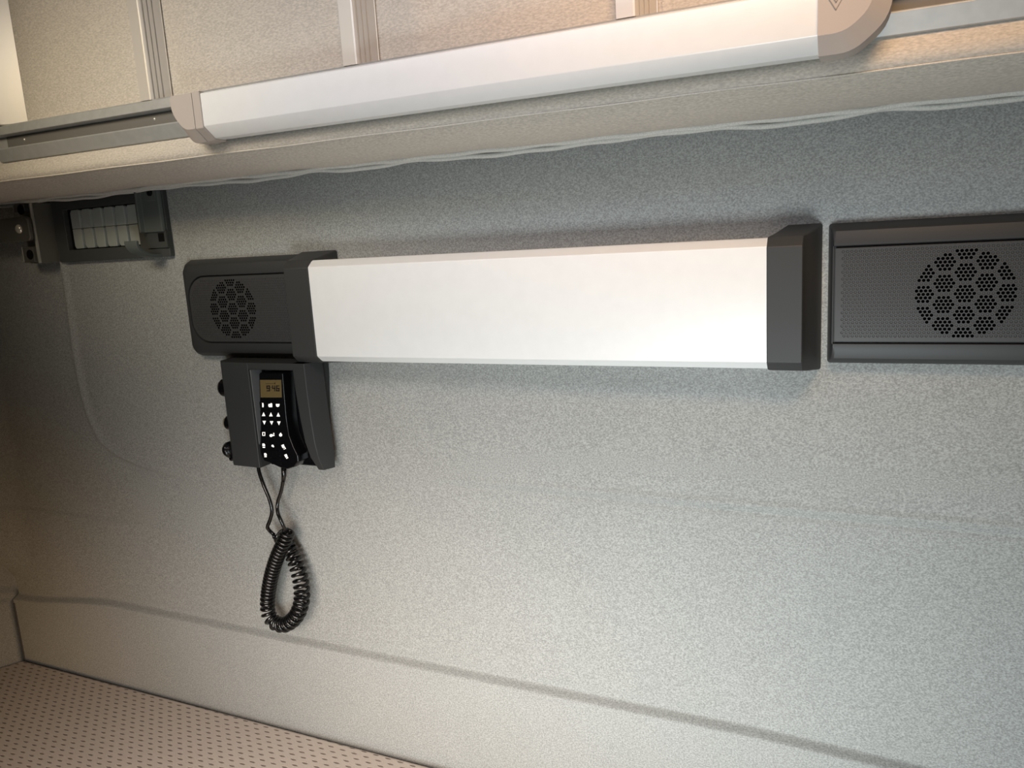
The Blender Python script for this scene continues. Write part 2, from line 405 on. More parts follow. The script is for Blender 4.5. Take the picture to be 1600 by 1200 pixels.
# long silver cover over the rail and its two end caps
cp = [(0.190, 1.7005), (0.213, 1.7000), (0.2185, 1.6965), (0.2200, 1.690), (0.2200, 1.6515), (0.2190, 1.6495), (0.2035, 1.6375), (0.190, 1.637)]
cp = [(0.188, 1.6905), (0.2180, 1.6905), (0.2200, 1.6890), (0.2200, 1.6520), (0.2195, 1.6505), (0.2030, 1.6378), (0.186, 1.6375)]
cover = put(obj('rail_cover', prism_x(cp, -0.768, -0.050), M_alu, bevel=0.0008), bunk)
def cap_outline(pts, r=0.008):
    return pts
def round_poly(pts, rad, n=5):
    out = []; N = len(pts)
    for i in range(N):
        p = Vector(pts[i]).to_2d() if len(pts[i]) > 2 else Vector(pts[i]); r = rad[i]
        a = Vector(pts[i-1]); c = Vector(pts[(i+1) % N])
        r = max(r, 1e-4)
        d1 = (a-p).normalized(); d2 = (c-p).normalized(); s = min(r, (a-p).length*0.48, (c-p).length*0.48)
        p1 = p+d1*s; p2 = p+d2*s
        for k in range(n+1):
            t = k/n; q = p1*(1-t)**2+p*2*t*(1-t)+p2*t*t; out.append((q.x, q.y))
    return out
def scaled(pts, cx, cz, sx, sz): return [(cx+(x-cx)*sx, cz+(z-cz)*sz) for x, z in pts]
# left cap
hl = 0.2140
xa = P(270, 160, hl)[0]; xb = P(300, 223, hl); xi = -0.7795
L0 = round_poly([(xi, 1.6345), (xb[0]-0.004, 1.6335), (xa-0.001, 1.6640), (xa-0.002, 1.6925), (xi, 1.6925)], [0.001, 0.014, 0.020, 0.006, 0.001])
L1 = round_poly([(xi, 1.6490), (xb[0]-0.001, 1.6490), (xa+0.005, 1.6700), (xa+0.004, 1.6915), (xi, 1.6915)], [0.0, 0.012, 0.018, 0.005, 0.0])
put(obj('end_cap', loft([(L0, 0.182), (L0, 0.2065), (L1, 0.2225)]), M_cap, bevel=0.0015, seg=3), bunk)
put(obj('end_cap_lip', prism_x([(0.184, 1.6350), (0.2040, 1.6350), (0.2217, 1.6490), (0.2217, 1.6925), (0.184, 1.6925)], -0.7800, -0.7672), M_cap, bevel=0.001), bunk)
# right cap, wider with a chamfered corner and an engraved emblem
q0 = P(1332, 82, 0.214); q1 = P(1388, 26, 0.214); q2 = P(1396, -2, 0.214)
R0 = round_poly([(-0.0580, 1.6350), (q0[0], 1.6350), (q1[0]+0.002, q1[1]), (q2[0]+0.002, 1.7090), (-0.0580, 1.7090)], [0.0, 0.012, 0.016, 0.003, 0.0])
R2 = round_poly([(-0.0580, 1.6500), (q0[0]-0.006, 1.6500), (q1[0]-0.012, q1[1]+0.008), (q2[0]-0.012, 1.7080), (-0.0580, 1.7080)], [0.0, 0.016, 0.020, 0.003, 0.0])
rc = put(obj('end_cap', loft([(R0, 0.182), (R0, 0.2120), (R2, 0.2235)]), M_cap, bevel=0.0010, seg=2), bunk)
# emblem: two nested V outlines of a diamond, only its lower tip is in view
ex, ez = P(1306, 15, 0.2245)
bm = bmesh.new()
for s, w in ((0.0175, 0.0104), (0.0115, 0.0062)):
    for sg in (-1, 1):
        a = (ex, ez + (0 if s > 0.012 else 0.0058)); c = (ex+sg*w, a[1]+s)
        d = Vector((c[0]-a[0], c[1]-a[1])).normalized(); nn = Vector((-d.y, d.x))*0.00028
        q = [(a[0]+nn.x, a[1]+nn.y), (a[0]-nn.x, a[1]-nn.y), (c[0]-nn.x, c[1]-nn.y), (c[0]+nn.x, c[1]+nn.y)]
        loft([(q, 0.2236), (q, 0.22425)], bm=bm)
em = obj('emblem', bm, M_logo); em.parent = rc

# ------------------------------------------------------------------ bar panel between the speakers
bar = thing('wall_bar_panel', 'long silver white bar panel with black end caps on the rear wall', 'wall panel', (-0.44, 0, 1.40))
pp = [(0.001, 1.474), (0.043, 1.4772), (0.0445, 1.4768), (0.0550, 1.4678), (0.0552, 1.4665), (0.0552, 1.3372), (0.0550, 1.3360), (0.0440, 1.3268), (0.001, 1.3285)]
put(obj('panel_face', prism_x(pp, -0.770, -0.115), M_alu, bevel=0.0008, angle=20), bar)
def endcap(b0, b1, f0, f1):
    return loft([(rr(b0, b1, 1.3190, 1.4900, 0.003, 3), 0.001), (rr(b0*0.25+f0*0.75, b1*0.3+f1*0.7, 1.3235, 1.4805, 0.002, 3), 0.036), (rr(f0, f1, 1.3255, 1.4785, 0.0015, 3), 0.0465), (rr(f0, f1, 1.3362, 1.4672, 0.0015, 3), 0.0570)])
put(obj('end_cap', endcap(-0.818, -0.750, -0.8085, -0.7640), M_black, bevel=0.0012), bar)
put(obj('end_cap', endcap(-0.106, -0.0665, -0.1215, -0.0830), M_black, bevel=0.0012), bar)

# ------------------------------------------------------------------ speakers
PITCH = 0.00438
def grille_cells(bm, cx, cz, inside, h, clampin):
    row = PITCH*math.sqrt(3)/2; sup = []
    for a in range(-4, 5):
        for b_ in range(-4, 5):
            sup.append((4.5*a, (6*b_+3*a)*math.sqrt(3)/2))
    for j in range(-16, 17):
        for i in range(-45, 46):
            ux = i + (0.5 if j % 2 else 0.0); uz = j*math.sqrt(3)/2
            x, z = cx+ux*PITCH, cz+uz*PITCH
            if not inside(x, z):
                fl_ = []
                for k in range(6):
                    a = math.radians(60*k+30); R = PITCH/math.sqrt(3)
                    fl_.append(clampin(x+R*math.cos(a), z+R*math.sin(a)))
                ar = abs(sum(fl_[k][0]*fl_[(k+1) % 6][1]-fl_[(k+1) % 6][0]*fl_[k][1] for k in range(6)))*0.5
                if ar > 2e-8: bm.faces.new([bm.verts.new(W3(p[0], p[1], h)) for p in fl_])
                continue
            hole = False
            if math.hypot(ux, uz) < 10.95:
                for sx, sz in sup:
                    dx, dz = ux-sx, uz-sz
                    r_ = abs(dz)/(math.sqrt(3)/2)
                    if r_ < 2.1 and abs(dx) < 2.05-r_*0.5+0.01: hole = True; break
            n = 12
            hexp = []
            for k in range(n):
                a = math.radians(30+30*k); R = PITCH/2/math.cos(math.radians(((30*k) % 60)-0)) if False else 0
                ang = 30*k+30; m_ = (ang-0) % 60; R = (PITCH/2)/math.cos(math.radians(m_ if m_ <= 30 else 60-m_))
                hexp.append((x+R*math.cos(math.radians(ang)), z+R*math.sin(math.radians(ang))))
            rad = PITCH*(0.405 if hole else 0.36)
            c1 = [(x+rad*math.cos(math.radians(30*k+30)), z+rad*math.sin(math.radians(30*k+30))) for k in range(n)]
            o_ = [bm.verts.new(W3(p[0], p[1], h)) for p in hexp]; i_ = [bm.verts.new(W3(p[0], p[1], h)) for p in c1]
            for k in range(n): bm.faces.new((o_[k], o_[(k+1) % n], i_[(k+1) % n], i_[k]))
            dp = 0.0028 if hole else 0.0009
            c2 = [bm.verts.new(W3(x+(p[0]-x)*(0.98 if hole else 0.72), z+(p[1]-z)*(0.98 if hole else 0.72), h-dp)) for p in c1]
            for k in range(n):
                f = bm.faces.new((i_[k], i_[(k+1) % n], c2[(k+1) % n], c2[k]))
                if hole: f.material_index = 1
            f = bm.faces.new(c2)
            if hole: f.material_index = 1
def speaker(label):
    root = thing('wall_speaker', label, 'speaker', (0.0645, 0, 1.4078), 'bunk speakers')
    x0, x1, z0, z1 = -0.0600, 0.1890, 1.3275, 1.4885
    n = 10
    rad = [0.004, 0.014, 0.014, 0.004]
    o0 = rr(x0, x1, z0, z1, rad, n); o1 = rr(x0+0.003, x1-0.006, z0+0.004, z1-0.004, rad, n); o2 = rr(x0+0.0055, x1-0.010, z0+0.0085, z1-0.0085, rad, n)
    o3 = rr(x0+0.007, x1-0.018, z0+0.018, z1-0.018, rad, n)
    g0 = rr(x0+0.006, x1-0.0180, 1.3530, 1.4640, [0.001, 0.038, 0.038, 0.001], n)
    g1 = rr(x0+0.0066, x1-0.0190, 1.3540, 1.4630, [0.001, 0.037, 0.037, 0.001], n)
    bm = loft([(o0, 0.001), (o1, 0.014), (o2, 0.0205), (o3, 0.0235)], cap1=False)
    # front face with the opening for the grille
    def ring(a, ha, b_, hb):
        va = [bm.verts.new(W3(p[0], p[1], ha)) for p in a]; vb = [bm.verts.new(W3(p[0], p[1], hb)) for p in b_]
        m = len(a)
        for i in range(m): bm.faces.new((va[i], va[(i+1) % m], vb[(i+1) % m], vb[i]))
        return vb
    ring(o3, 0.0235, g0, 0.0235); ring(g0, 0.0235, g1, 0.0200); vb = ring(g1, 0.0200, g1, 0.0195); bm.faces.new(vb)
    bmesh.ops.remove_doubles(bm, verts=bm.verts, dist=1e-6)
    put(obj('housing', bm, M_spk, smooth=False, bevel=0.0010), root)
    # trim bead just inside the opening
    b0 = rr(x0+0.0086, x1-0.0208, 1.3558, 1.4612, [0.001, 0.0355, 0.0355, 0.001], n)
    b1 = rr(x0+0.0098, x1-0.0220, 1.3568, 1.4602, [0.001, 0.0345, 0.0345, 0.001], n)
    gr = put(obj('grille', loft([(b0, 0.0196), (b0, 0.0234), (b1, 0.0234), (b1, 0.0203)]), M_grille, bevel=0.0003, seg=1), root)
    r_ = 0.034; gx1 = x1-0.0235; gz0, gz1 = 1.3580, 1.4590
    def inside(x, z):
        m = PITCH*0.52
        if not (x0+0.0125 < x-m and x+m < gx1 and gz0 < z-m*0.8 and z+m*0.8 < gz1): return False
        if x > gx1-r_:
            if z > gz1-r_ and math.hypot(x-(gx1-r_), z-(gz1-r_)) > r_-m: return False
            if z < gz0+r_ and math.hypot(x-(gx1-r_), z-(gz0+r_)) > r_-m: return False
        return True
    def clampin(x, z):
        X0, X1, Z0, Z1, q = x0+0.0096, x1-0.0218, 1.3566, 1.4604, 0.0347
        x = min(max(x, X0), X1); z = min(max(z, Z0), Z1)
        for zc, s_ in ((Z1-q, 1), (Z0+q, -1)):
            if x > X1-q and (z-zc)*s_ > 0:
                d = math.hypot(x-(X1-q), z-zc)
                if d > q: x = X1-q+(x-(X1-q))*q/d; z = zc+(z-zc)*q/d
        return (x, z)
    bm = bmesh.new(); grille_cells(bm, 0.0772, 1.4078, inside, 0.0236, clampin)
    me = bpy.data.meshes.new('mesh'); bm.to_mesh(me); bm.free()
    c = obj('perforated_mesh', me, [M_grille, M_hole]); c.parent = gr
    return root
sp1 = speaker('black speaker with honeycomb holed grille to the right of the silver bar panel')
sp2 = sp1.copy(); C.objects.link(sp2)
def copy_children(a, b_):
    for ch in list(a.children):
        c = ch.copy(); C.objects.link(c); c.parent = b_; copy_children(ch, c)
copy_children(sp1, sp2)
sp2['label'] = 'black speaker with rounded left end above the bunk remote holder'
sp2.location = (-0.8707 - 0.0645 + 0.0645, 0, 1.4078); sp2.rotation_euler = (0, math.pi, 0)
sp2.location.x = -0.948 + (0.0772-0.0645)
sp2.location.z = 1.4062

# ------------------------------------------------------------------ remote holder
hold = thing('remote_holder', 'dark grey wall holder around the bunk remote, below the left speaker', 'holder', (-0.88, 0, 1.23))
HB = [P(378, 716, 0.012), P(519, 728, 0), P(515, 562, 0), P(366, 560, 0.012)]
zb = 1.1480; zt = 1.3240
def hbase(ins): return None
base = round_poly([(-0.9900, zb), (-0.8010, zb), (-0.7870, 1.30), (-0.7860, zt), (-0.9900, zt)], [0.006, 0.006, 0.02, 0.004, 0.004])
fr = round_poly([(-0.9800, zb+0.004), (-0.7900, zb+0.004), (-0.7910, 1.30), (-0.7915, zt), (-0.9800, zt)], [0.006, 0.006, 0.02, 0.004, 0.004])
xl, xr = P(396, 640, 0.052)[0], P(466, 640, 0.052)[0]      # recess
put(obj('back_plate', loft([(base, 0.001), (fr, 0.020)]), M_hold, bevel=0.002), hold)
# raised surround open at the bottom
ridge = -0.7925
lft = [(-0.9790, 0.018), (-0.9770, 0.036), (-0.9620, 0.050), (xl-0.002, 0.052), (xl, 0.050), (xl, 0.018)]
bm = prism_z(lft, zb+0.004, zt)
put(obj('surround', bm, M_hold, bevel=0.0015), hold)
bm = bmesh.new()
V = []
for z, xi, xo, hh in ((zt, xr-0.004, ridge, 0.052), (1.28, xr-0.003, ridge+0.0005, 0.052), (1.24, xr, ridge+0.002, 0.052), (1.20, xr+0.004, ridge+0.004, 0.051), (1.175, xr+0.008, ridge+0.005, 0.047), (zb+0.004, xr+0.012, ridge+0.003, 0.036)):
    V.append([bm.verts.new(W3(*p)) for p in ((xi, z, 0.018), (xi, z, hh-0.002), (xi+0.002, z, hh), (xo-0.0015, z, hh), (xo, z, hh-0.002), (xo+0.008, z, 0.018))])
for a, b_ in zip(V, V[1:]):
    for i in range(6): bm.faces.new((a[i], a[(i+1) % 6], b_[(i+1) % 6], b_[i]))
bm.faces.new(V[0]); bm.faces.new(V[-1][::-1])
put(obj('surround', bm, M_hold, bevel=0.0008), hold)
ztop = P(430, 579, 0.052)[1]
put(obj('top_strip', prism_x([(0.018, ztop), (0.050, ztop), (0.0521, ztop+0.002), (0.0521, zt), (0.018, zt)], xl-0.001, ridge-0.0022), M_hold, bevel=0.001), hold)
llv = []
for z, w_ in ((ztop-0.001, 0.0012), (1.25, 0.0012), (1.195, 0.0006)): pass
lin_ = bmesh.new()
a_ = [lin_.verts.new(W3(x, z, h)) for x, z, h in ((xl+0.0002, ztop-0.0005, 0.024), (xl+0.0014, ztop-0.0005, 0.024), (xl+0.0014, ztop-0.0005, 0.0495), (xl+0.0002, ztop-0.0005, 0.0495))]
b__ = [lin_.verts.new(W3(x, z, h)) for x, z, h in ((xl+0.0002, 1.188, 0.045), (xl+0.0012, 1.188, 0.045), (xl+0.0012, 1.192, 0.0492), (xl+0.0002, 1.192, 0.0492))]
for k in range(4): lin_.faces.new((a_[k], a_[(k+1) % 4], b__[(k+1) % 4], b__[k]))
lin_.faces.new(a_[::-1]); lin_.faces.new(b__)
put(obj('lit_recess_strip', lin_, mat('lit_recess_grey', (0.16, 0.165, 0.17), rough=0.4)), hold)  # added strip, lighter grey stands for light on the recess side wall
put(obj('recess_floor', prism_x([(0.0195, zb+0.006), (0.0215, zb+0.006), (0.0215, ztop+0.001), (0.0195, ztop+0.001)], xl-0.001, xr+0.012), M_gloss), hold)
# two round sockets in the left side
def socket(u, v, r, bright):
    z = P(u, v, 0.028)[1]
    def ringx(x, rr_, hc=0.028): return [Vector((x, -(hc+rr_*0.9*math.cos(2*math.pi*k/20)), z+rr_*math.sin(2*math.pi*k/20))) for k in range(20)]
    bm = bmesh.new(); V = [[bm.verts.new(p) for p in ringx(x, q)] for x, q in ((-0.972, r), (-0.9835, r), (-0.9840, r*0.95), (-0.9840, r*0.6), (-0.9820, r*0.55))]
    for a, b_ in zip(V, V[1:]):
        for k in range(20): bm.faces.new((a[k], a[(k+1) % 20], b_[(k+1) % 20], b_[k]))
    bm.faces.new(V[0][::-1]); bm.faces.new(V[-1])
    s = put(obj('socket', bm, M_gloss), hold)
    bm = bmesh.new(); V = [[bm.verts.new(p) for p in ringx(x, q)] for x, q in ((-0.9830, r*0.80), (-0.9885, r*0.78), (-0.9885, r*0.58), (-0.983, r*0.56))]
    for a, b_ in zip(V, V[1:]):
        for k in range(20): bm.faces.new((a[k], a[(k+1) % 20], b_[(k+1) % 20], b_[k]))
    obj('socket_ring', bm, bright).parent = s
socket(366, 606, 0.0150, M_steel); socket(370, 661, 0.0120, M_brass)
# rubber cap hanging beside the lower socket
def P3(u, v, h): x, z = P(u, v, h); return W3(x, z, h)
capm = tube([P3(376, 686, .028), P3(370, 693, .032), P3(363, 698, .036)], lambda t: 0.0045-0.001*math.sin(t*3), 10)
sc = put(obj('socket_cap', capm, M_gloss, smooth=True), hold)
c0 = P3(358, 703, .036); ca = Vector((-0.35, -0.15, -0.9)).normalized()
axis = (P3(352, 703, .036)-P3(366, 699, .036)).normalized()
bm = tube([c0-axis*0.009, c0-axis*0.006, c0-axis*0.0058, c0, c0+axis*0.0002, c0+axis*0.005, c0+axis*0.0052, c0+axis*0.008], lambda t: (0.0110 if t < 0.2 else 0.0138 if t < 0.45 else 0.0105 if t < 0.75 else 0.0065), 18)
obj('cap_plug', bm, M_gloss, smooth=True).parent = sc
bm = tube(spline([P3(372, 688, .030), P3(375, 700, .034), P3(368, 712, .036), P3(361, 717, .036)], 8), 0.0042, 10)
obj('cap_strap', bm, M_gloss, smooth=True).parent = sc

# ------------------------------------------------------------------ remote handset
HF = 0.049
rem = thing('bunk_remote', 'black handheld remote with amber screen and white key symbols in wall holder', 'remote control', (-0.88, -0.02, 1.23))
op = [(403.5, 583), (442, 582.5), (445, 620), (448, 655), (452, 680), (459, 698), (466, 712), (467, 722), (460, 730), (449, 733.5), (437, 731), (424, 725), (411, 720), (405.5, 708), (405.5, 690), (406, 660), (404.5, 620)]
of = [P(u, v, HF) for u, v in op]
of = [(q.x, q.y) for q in (Vector(a).to_2d() for a in of)]
cx_, cz_ = sum(p[0] for p in of)/len(of), sum(p[1] for p in of)/len(of)
front = scaled(of, cx_, cz_, 0.95, 0.985); backp = scaled(of, cx_, cz_, 0.96, 0.98)
bm = loft([(backp, 0.0225), (of, 0.028), (of, HF-0.0035), (front, HF)])
put(obj('body', bm, M_gloss, bevel=0.0012, seg=3, angle=25), rem)
def quadpx(pts, h0, h1, bm=None): return loft([([P(u, v, HF) for u, v in pts], h0), ([P(u, v, HF) for u, v in pts], h1)], bm=bm)
scn = put(obj('screen', quadpx([(406.5, 593.5), (439.5, 593.5), (440.5, 621), (407.5, 621)], HF-0.0005, HF+0.0004), M_lcd), rem)
# digits 9:46
def seg7(bm, u, v, w, hgt, segs, sl=0.07):
    S = {'a': ((0, 0), (1, 0)), 'g': ((0, .5), (1, .5)), 'd': ((0, 1), (1, 1)), 'f': ((0, 0), (0, .5)), 'b': ((1, 0), (1, .5)), 'e': ((0, .5), (0, 1)), 'c': ((1, .5), (1, 1))}
    for s in segs:
        (a, b_), (c, d) = S[s]; t = 1.35
        x0, x1 = u+min(a, c)*w-t*0.6, u+max(a, c)*w+t*0.6; y0, y1 = v+min(b_, d)*hgt-t*0.6, v+max(b_, d)*hgt+t*0.6
        quadpx([(x0, y0), (x1, y0), (x1, y1), (x0, y1)], HF+0.0003, HF+0.00055, bm)
bm = bmesh.new()
seg7(bm, 417.5, 603, 3.8, 7.5, 'abcdfg'); seg7(bm, 426.3, 603, 3.4, 7.5, 'bcfg'); seg7(bm, 432.6, 603, 3.6, 7.5, 'acdefg')
for y in (604.5, 608.5): quadpx([(423.3, y), (424.4, y), (424.4, y+1.2), (423.3, y+1.2)], HF+0.0003, HF+0.00055, bm)
quadpx([(428.8, 598), (430.6, 598), (430.6, 599.8), (428.8, 599.8)], HF+0.0003, HF+0.00055, bm)
quadpx([(415, 599.2), (428, 599.2), (428, 599.6), (415, 599.6)], HF+0.0003, HF+0.00055, bm)
o = obj('screen_digits', bm, M_ink); o.parent = scn; 
def key(u, v, w, hgt, shapes, rot=0):
    k = put(obj('key', loft([(rr(*sorted((P(u-w, v, HF)[0], P(u+w, v, HF)[0])), *sorted((P(u, v+hgt, HF)[1], P(u, v-hgt, HF)[1])), 0.0012, 3), HF-0.0005), (rr(*sorted((P(u-w*.9, v, HF)[0], P(u+w*.9, v, HF)[0])), *sorted((P(u, v+hgt*.9, HF)[1], P(u, v-hgt*.9, HF)[1])), 0.001, 3), HF+0.0010)]), M_gloss), rem)
    if shapes:
        bm = bmesh.new(); ca, sa = math.cos(rot), math.sin(rot)
        for s in shapes:
            pts = [(u+(x*ca-y*sa), v+(x*sa+y*ca)) for x, y in s]
            loft([([P(a, b_, HF+0.001) for a, b_ in pts], HF+0.0009), ([P(a, b_, HF+0.001) for a, b_ in pts], HF+0.0013)], bm=bm)
        s_ = obj('key_symbol', bm, M_sym); s_.parent = k
    return k
def circ(x, y, r, n=10): return [(x+r*math.cos(2*math.pi*k/n), y+r*math.sin(2*math.pi*k/n)) for k in range(n)]
TU = [[(-2.6, 2.6), (0, -3.4), (2.6, 2.6)]]; TD = [[(-2.6, -2.4), (2.6, -2.4), (0.2, 3.4)]]
def box4(x0, y0, x1, y1): return [(x0, y0), (x1, y0), (x1, y1), (x0, y1)]
key(410.8, 632.8, 4.8, 5.5, [[(-1, -3.5), (0.6, -3), (1.3, 0), (1.1, 3.4), (-0.9, 3.4)]])
key(422.4, 633, 4.8, 5.5, [[(-2.9, -1.6), (0, -2.2), (1.2, -3.2), (3, -2.2), (3, 3.1), (-2, 3.1), (-3, 1)]])
key(434, 633, 4.8, 5.5, [[(-2.9, -1.8), (2.9, -1.8), (2.2, 2), (0, 2.9), (-2.2, 2)]])
for i, u in enumerate((412, 423.4, 434.9)): key(u, 647.5+i*0.3, 4.8, 6, TU)
for i, u in enumerate((413, 424.4, 435.8)): key(u, 660+i*0.4, 4.8, 5.6, TD)
key(412.2, 678, 5, 5.2, [box4(-2.2, -2.9, 2.2, -2.0), box4(-2.2, 2.0, 2.2, 2.9), box4(-2.2, -2.0, -1.3, 2.0), box4(1.3, -2.0, 2.2, 2.0)])
key(425.4, 679.5, 5.2, 5, [circ(-1.8, 1, 2.3), box4(-1, -0.6, 1.8, 1.6), box4(1.6, -2.9, 3.4, -1.6), box4(1.6, -0.6, 3.4, 1.6)])
key(438.6, 679.3, 5, 5, [circ(0, 0.4, 2.4), box4(-.7, -3.1, .7, -1)])
key(412.2, 696.5, 4.8, 5.5, [[(-2.1, -3.4), (0.6, -3.6), (2, -1.6), (2, 0.4), (-2, 0.4)], box4(-1.6, 1.4, 2, 3.2)])
key(426, 696.5, 4.8, 5.2, [circ(0, 0, 1.7), box4(0.6, .6, 2.2, 2.2)])
key(443.2, 698.5, 4.8, 5.8, [box4(-2, -4, 1.8, 0.6), box4(-1.2, 1.2, 2, 1.8), box4(-1.2, 3, 2, 3.8), box4(1.4, 1.2, 2, 3.8)], rot=-0.45)
key(414.8, 711.2, 4.8, 5, [[(-1.9, -3.2), (0.9, -3.2), (2, -1), (2, .4), (-1.9, .4)], box4(-1.5, 1.2, 1.9, 3)])
key(447.6, 713.2, 4.8, 5.4, [box4(-1.9, -3.6, 1.7, 0.9), box4(-1.5, 1.7, 1.7, 3.4)], rot=-0.45)
key(430.5, 708, 8, 4.5, None); key(431.5, 721, 8, 5, None)

# ------------------------------------------------------------------ coiled cord
h1 = 0.034
strand1 = [P3(403, 716, .024), P3(404.5, 735, .030), P3(412, 758, h1), P3(421, 780, h1), P3(425, 798, h1), P3(422, 812, h1), P3(418, 823, h1), P3(421, 829, h1-.003)]
strand2 = [P3(443, 730, .036), P3(443, 745, .036), P3(440, 765, h1), P3(434, 785, h1), P3(434, 800, h1+.004), P3(439, 813, h1+.010)]
axis_pts = [P3(450, 829, h1), P3(444, 846, h1+.003), P3(434, 868, h1+.004), P3(426, 892, h1+.003), P3(420.5, 918, h1+.001), P3(418, 942, h1), P3(420, 960, h1), P3(430, 973, h1), P3(445, 976, h1), P3(459, 967, h1), P3(468, 952, h1), P3(472, 932, h1-.002), P3(470, 908, h1-.004), P3(464, 884, h1-.006), P3(455, 862, h1-.009), P3(446, 846, h1-.013), P3(432, 834, h1-.012)]
cen = spline(axis_pts, 24)
Ls = [0]
for a, b_ in zip(cen, cen[1:]): Ls.append(Ls[-1]+(b_-a).length)
def at_len(s):
    lo = 0
    for i in range(len(Ls)-1):
        if Ls[i+1] >= s: break
    t = (s-Ls[i])/max(1e-9, Ls[i+1]-Ls[i]); return cen[i].lerp(cen[i+1], t), (cen[i+1]-cen[i]).normalized()
turns = int(Ls[-1]/0.0083); nper = 20; total = Ls[-1]; hel = []
ey = Vector((0, 1, 0))
wts = [1.0 + 0.55*sstep(0.36, 0.52, q/400)*(1-sstep(0.80, 0.92, q/400)) for q in range(401)]
cum = [0.0]
for q in range(400): cum.append(cum[-1]+wts[q])
def lenmap(t):
    f = min(max(t, 0), 1)*400; i = min(int(f), 399); return total*(cum[i]+(cum[i+1]-cum[i])*(f-i))/cum[-1]
for k in range(turns*nper+1):
    s = lenmap(k/(turns*nper)); p, t = at_len(min(s, total-1e-5))
    n1 = (ey-t*ey.dot(t)).normalized(); n2 = t.cross(n1); a = 2*math.pi*k/nper + math.pi
    f = min(1, k/(nper*0.5), (turns*nper-k)/(nper*0.5)); rad = (0.0099+0.0012*sstep(0.4, 0.6, s/total)*(1-sstep(0.8, 0.95, s/total)))*(0.6+0.4*f)
    hel.append(p+(n1*math.cos(a)+n2*math.sin(a))*rad)
path = spline(strand2, 10)[:-1] + hel
bm = tube(path, 0.0030, 9)
tube(spline(strand1, 10) + [hel[-1]], 0.0031, 10, bm=bm)
cord = thing('coiled_cord', 'black coiled cord hanging in a loop below the bunk remote', 'cord', tuple(P3(443, 730, .036)))
cb = put(obj('cord', bm, M_cord, smooth=True), cord)
put(obj('strain_relief', tube([P3(443.5, 727, .036), P3(443.5, 744, .036), P3(442.5, 752, .0355)], lambda t: 0.0046-0.0014*t, 12), M_cord, smooth=True), cord)

# ------------------------------------------------------------------ vent panel with strap hook
vent = thing('vent_panel', 'dark grey wall vent panel with pale upright louvres tucked below the upper bunk', 'vent', (-1.22, 0, 1.55))
vx0, vx1, vz0, vz1 = -1.3590, -1.0830, 1.4945, 1.6060
ox0, oz1 = P(97, 321, .008); ox1 = P(210, 300, .008)[0]; oz0 = P(108, 391, .008)[1]
zsup = 1.5860; ox0 += 0.004
def boxh(x0, x1, z0, z1, h0, h1, bm=None): return loft([(rr(x0, x1, z0, z1, 0.0002, 1), h0), (rr(x0, x1, z0, z1, 0.0002, 1), h1)], bm=bm)
bm = bmesh.new()
oo = [(vx0, vz0), (vx1, vz0), (vx1, vz1), (vx0, vz1)]; ii = [(ox0, oz0), (ox1, oz0), (ox1, zsup), (ox0, zsup)]
def rg(pts, h): return [bm.verts.new(W3(p[0], p[1], h)) for p in pts]
seq = [rg(oo, 0.001), rg(oo, 0.010), rg(ii, 0.012), rg(ii, 0.002)]
for a, b_ in zip(seq, seq[1:]):
    for i in range(4): bm.faces.new((a[i], a[(i+1) % 4], b_[(i+1) % 4], b_[i]))
put(obj('frame', bm, M_vent, bevel=0.0018), vent)
put(obj('back_plate', boxh(ox0-0.001, ox1+0.001, oz0-0.001, zsup+0.001, 0.0012, 0.0025), M_dark), vent)
nl = 6; lx0 = ox0+0.010; pw = (ox1-lx0)/nl
for i in range(nl):
    x0 = lx0+i*pw; bm = bmesh.new()
    zm = (oz0+zsup)/2+0.001
    for (za, zb_) in ((oz0+0.0015, zm-0.0004), (zm+0.0004, zsup-0.0015)):
        c = 0.005
        pts = [(x0+0.0012, za+(c if za < zm-0.01 else 0)), (x0+c, za), (x0+pw-0.0008, za), (x0+pw-0.0008, zb_-(c*0.3)), (x0+pw-c*0.5, zb_), (x0+c, zb_), (x0+0.0012, zb_-(c if zb_ > zm+0.01 else 0))]
        hs0 = [0.003]*7; hs = [0.0065+0.0035*((p[0]-x0)/pw) for p in pts]
        loft([(pts, hs0), (pts, hs)], bm=bm)
    put(obj('louvre', bm, M_louv, bevel=0.0008), vent)
# strap hook
hk = thing('coat_hook', 'grey plastic hook with screw beside the pale vent louvres', 'hook', (P(232, 330, .015)[0], 0, 1.55))
a0 = P(212, 290, .02); a1 = P(222, 366, .02); b0 = P(246, 290, .016); b1 = P(256, 362, .016)
hx0 = (a0[0]+a1[0])/2; hx1 = (b0[0]+b1[0])/2
put(obj('mounting_plate', prism_z([(hx0, 0.0105), (hx0, 0.026), (hx0+0.004, 0.026), (hx0+0.006, 0.018), (hx1-0.002, 0.018), (hx1, 0.015), (hx1, 0.0105)], oz0+0.020, 1.612), M_hook, bevel=0.0012), hk)
sx, sz = P(235, 301, .019)
put(obj('screw_plate', loft([(rr(sx-0.012, sx+0.010, sz-0.013, sz+0.016, 0.001, 2), 0.0175), (rr(sx-0.012, sx+0.010, sz-0.013, sz+0.016, 0.001, 2), 0.0205)]), M_hook, bevel=0.0006), hk)
put(obj('screw', loft([(disc(sx, sz, 0.0058), 0.020), (disc(sx, sz, 0.0055), 0.0222), (disc(sx, sz, 0.0028), 0.0222), (disc(sx, sz, 0.0025), 0.0208)]), M_gloss), hk)
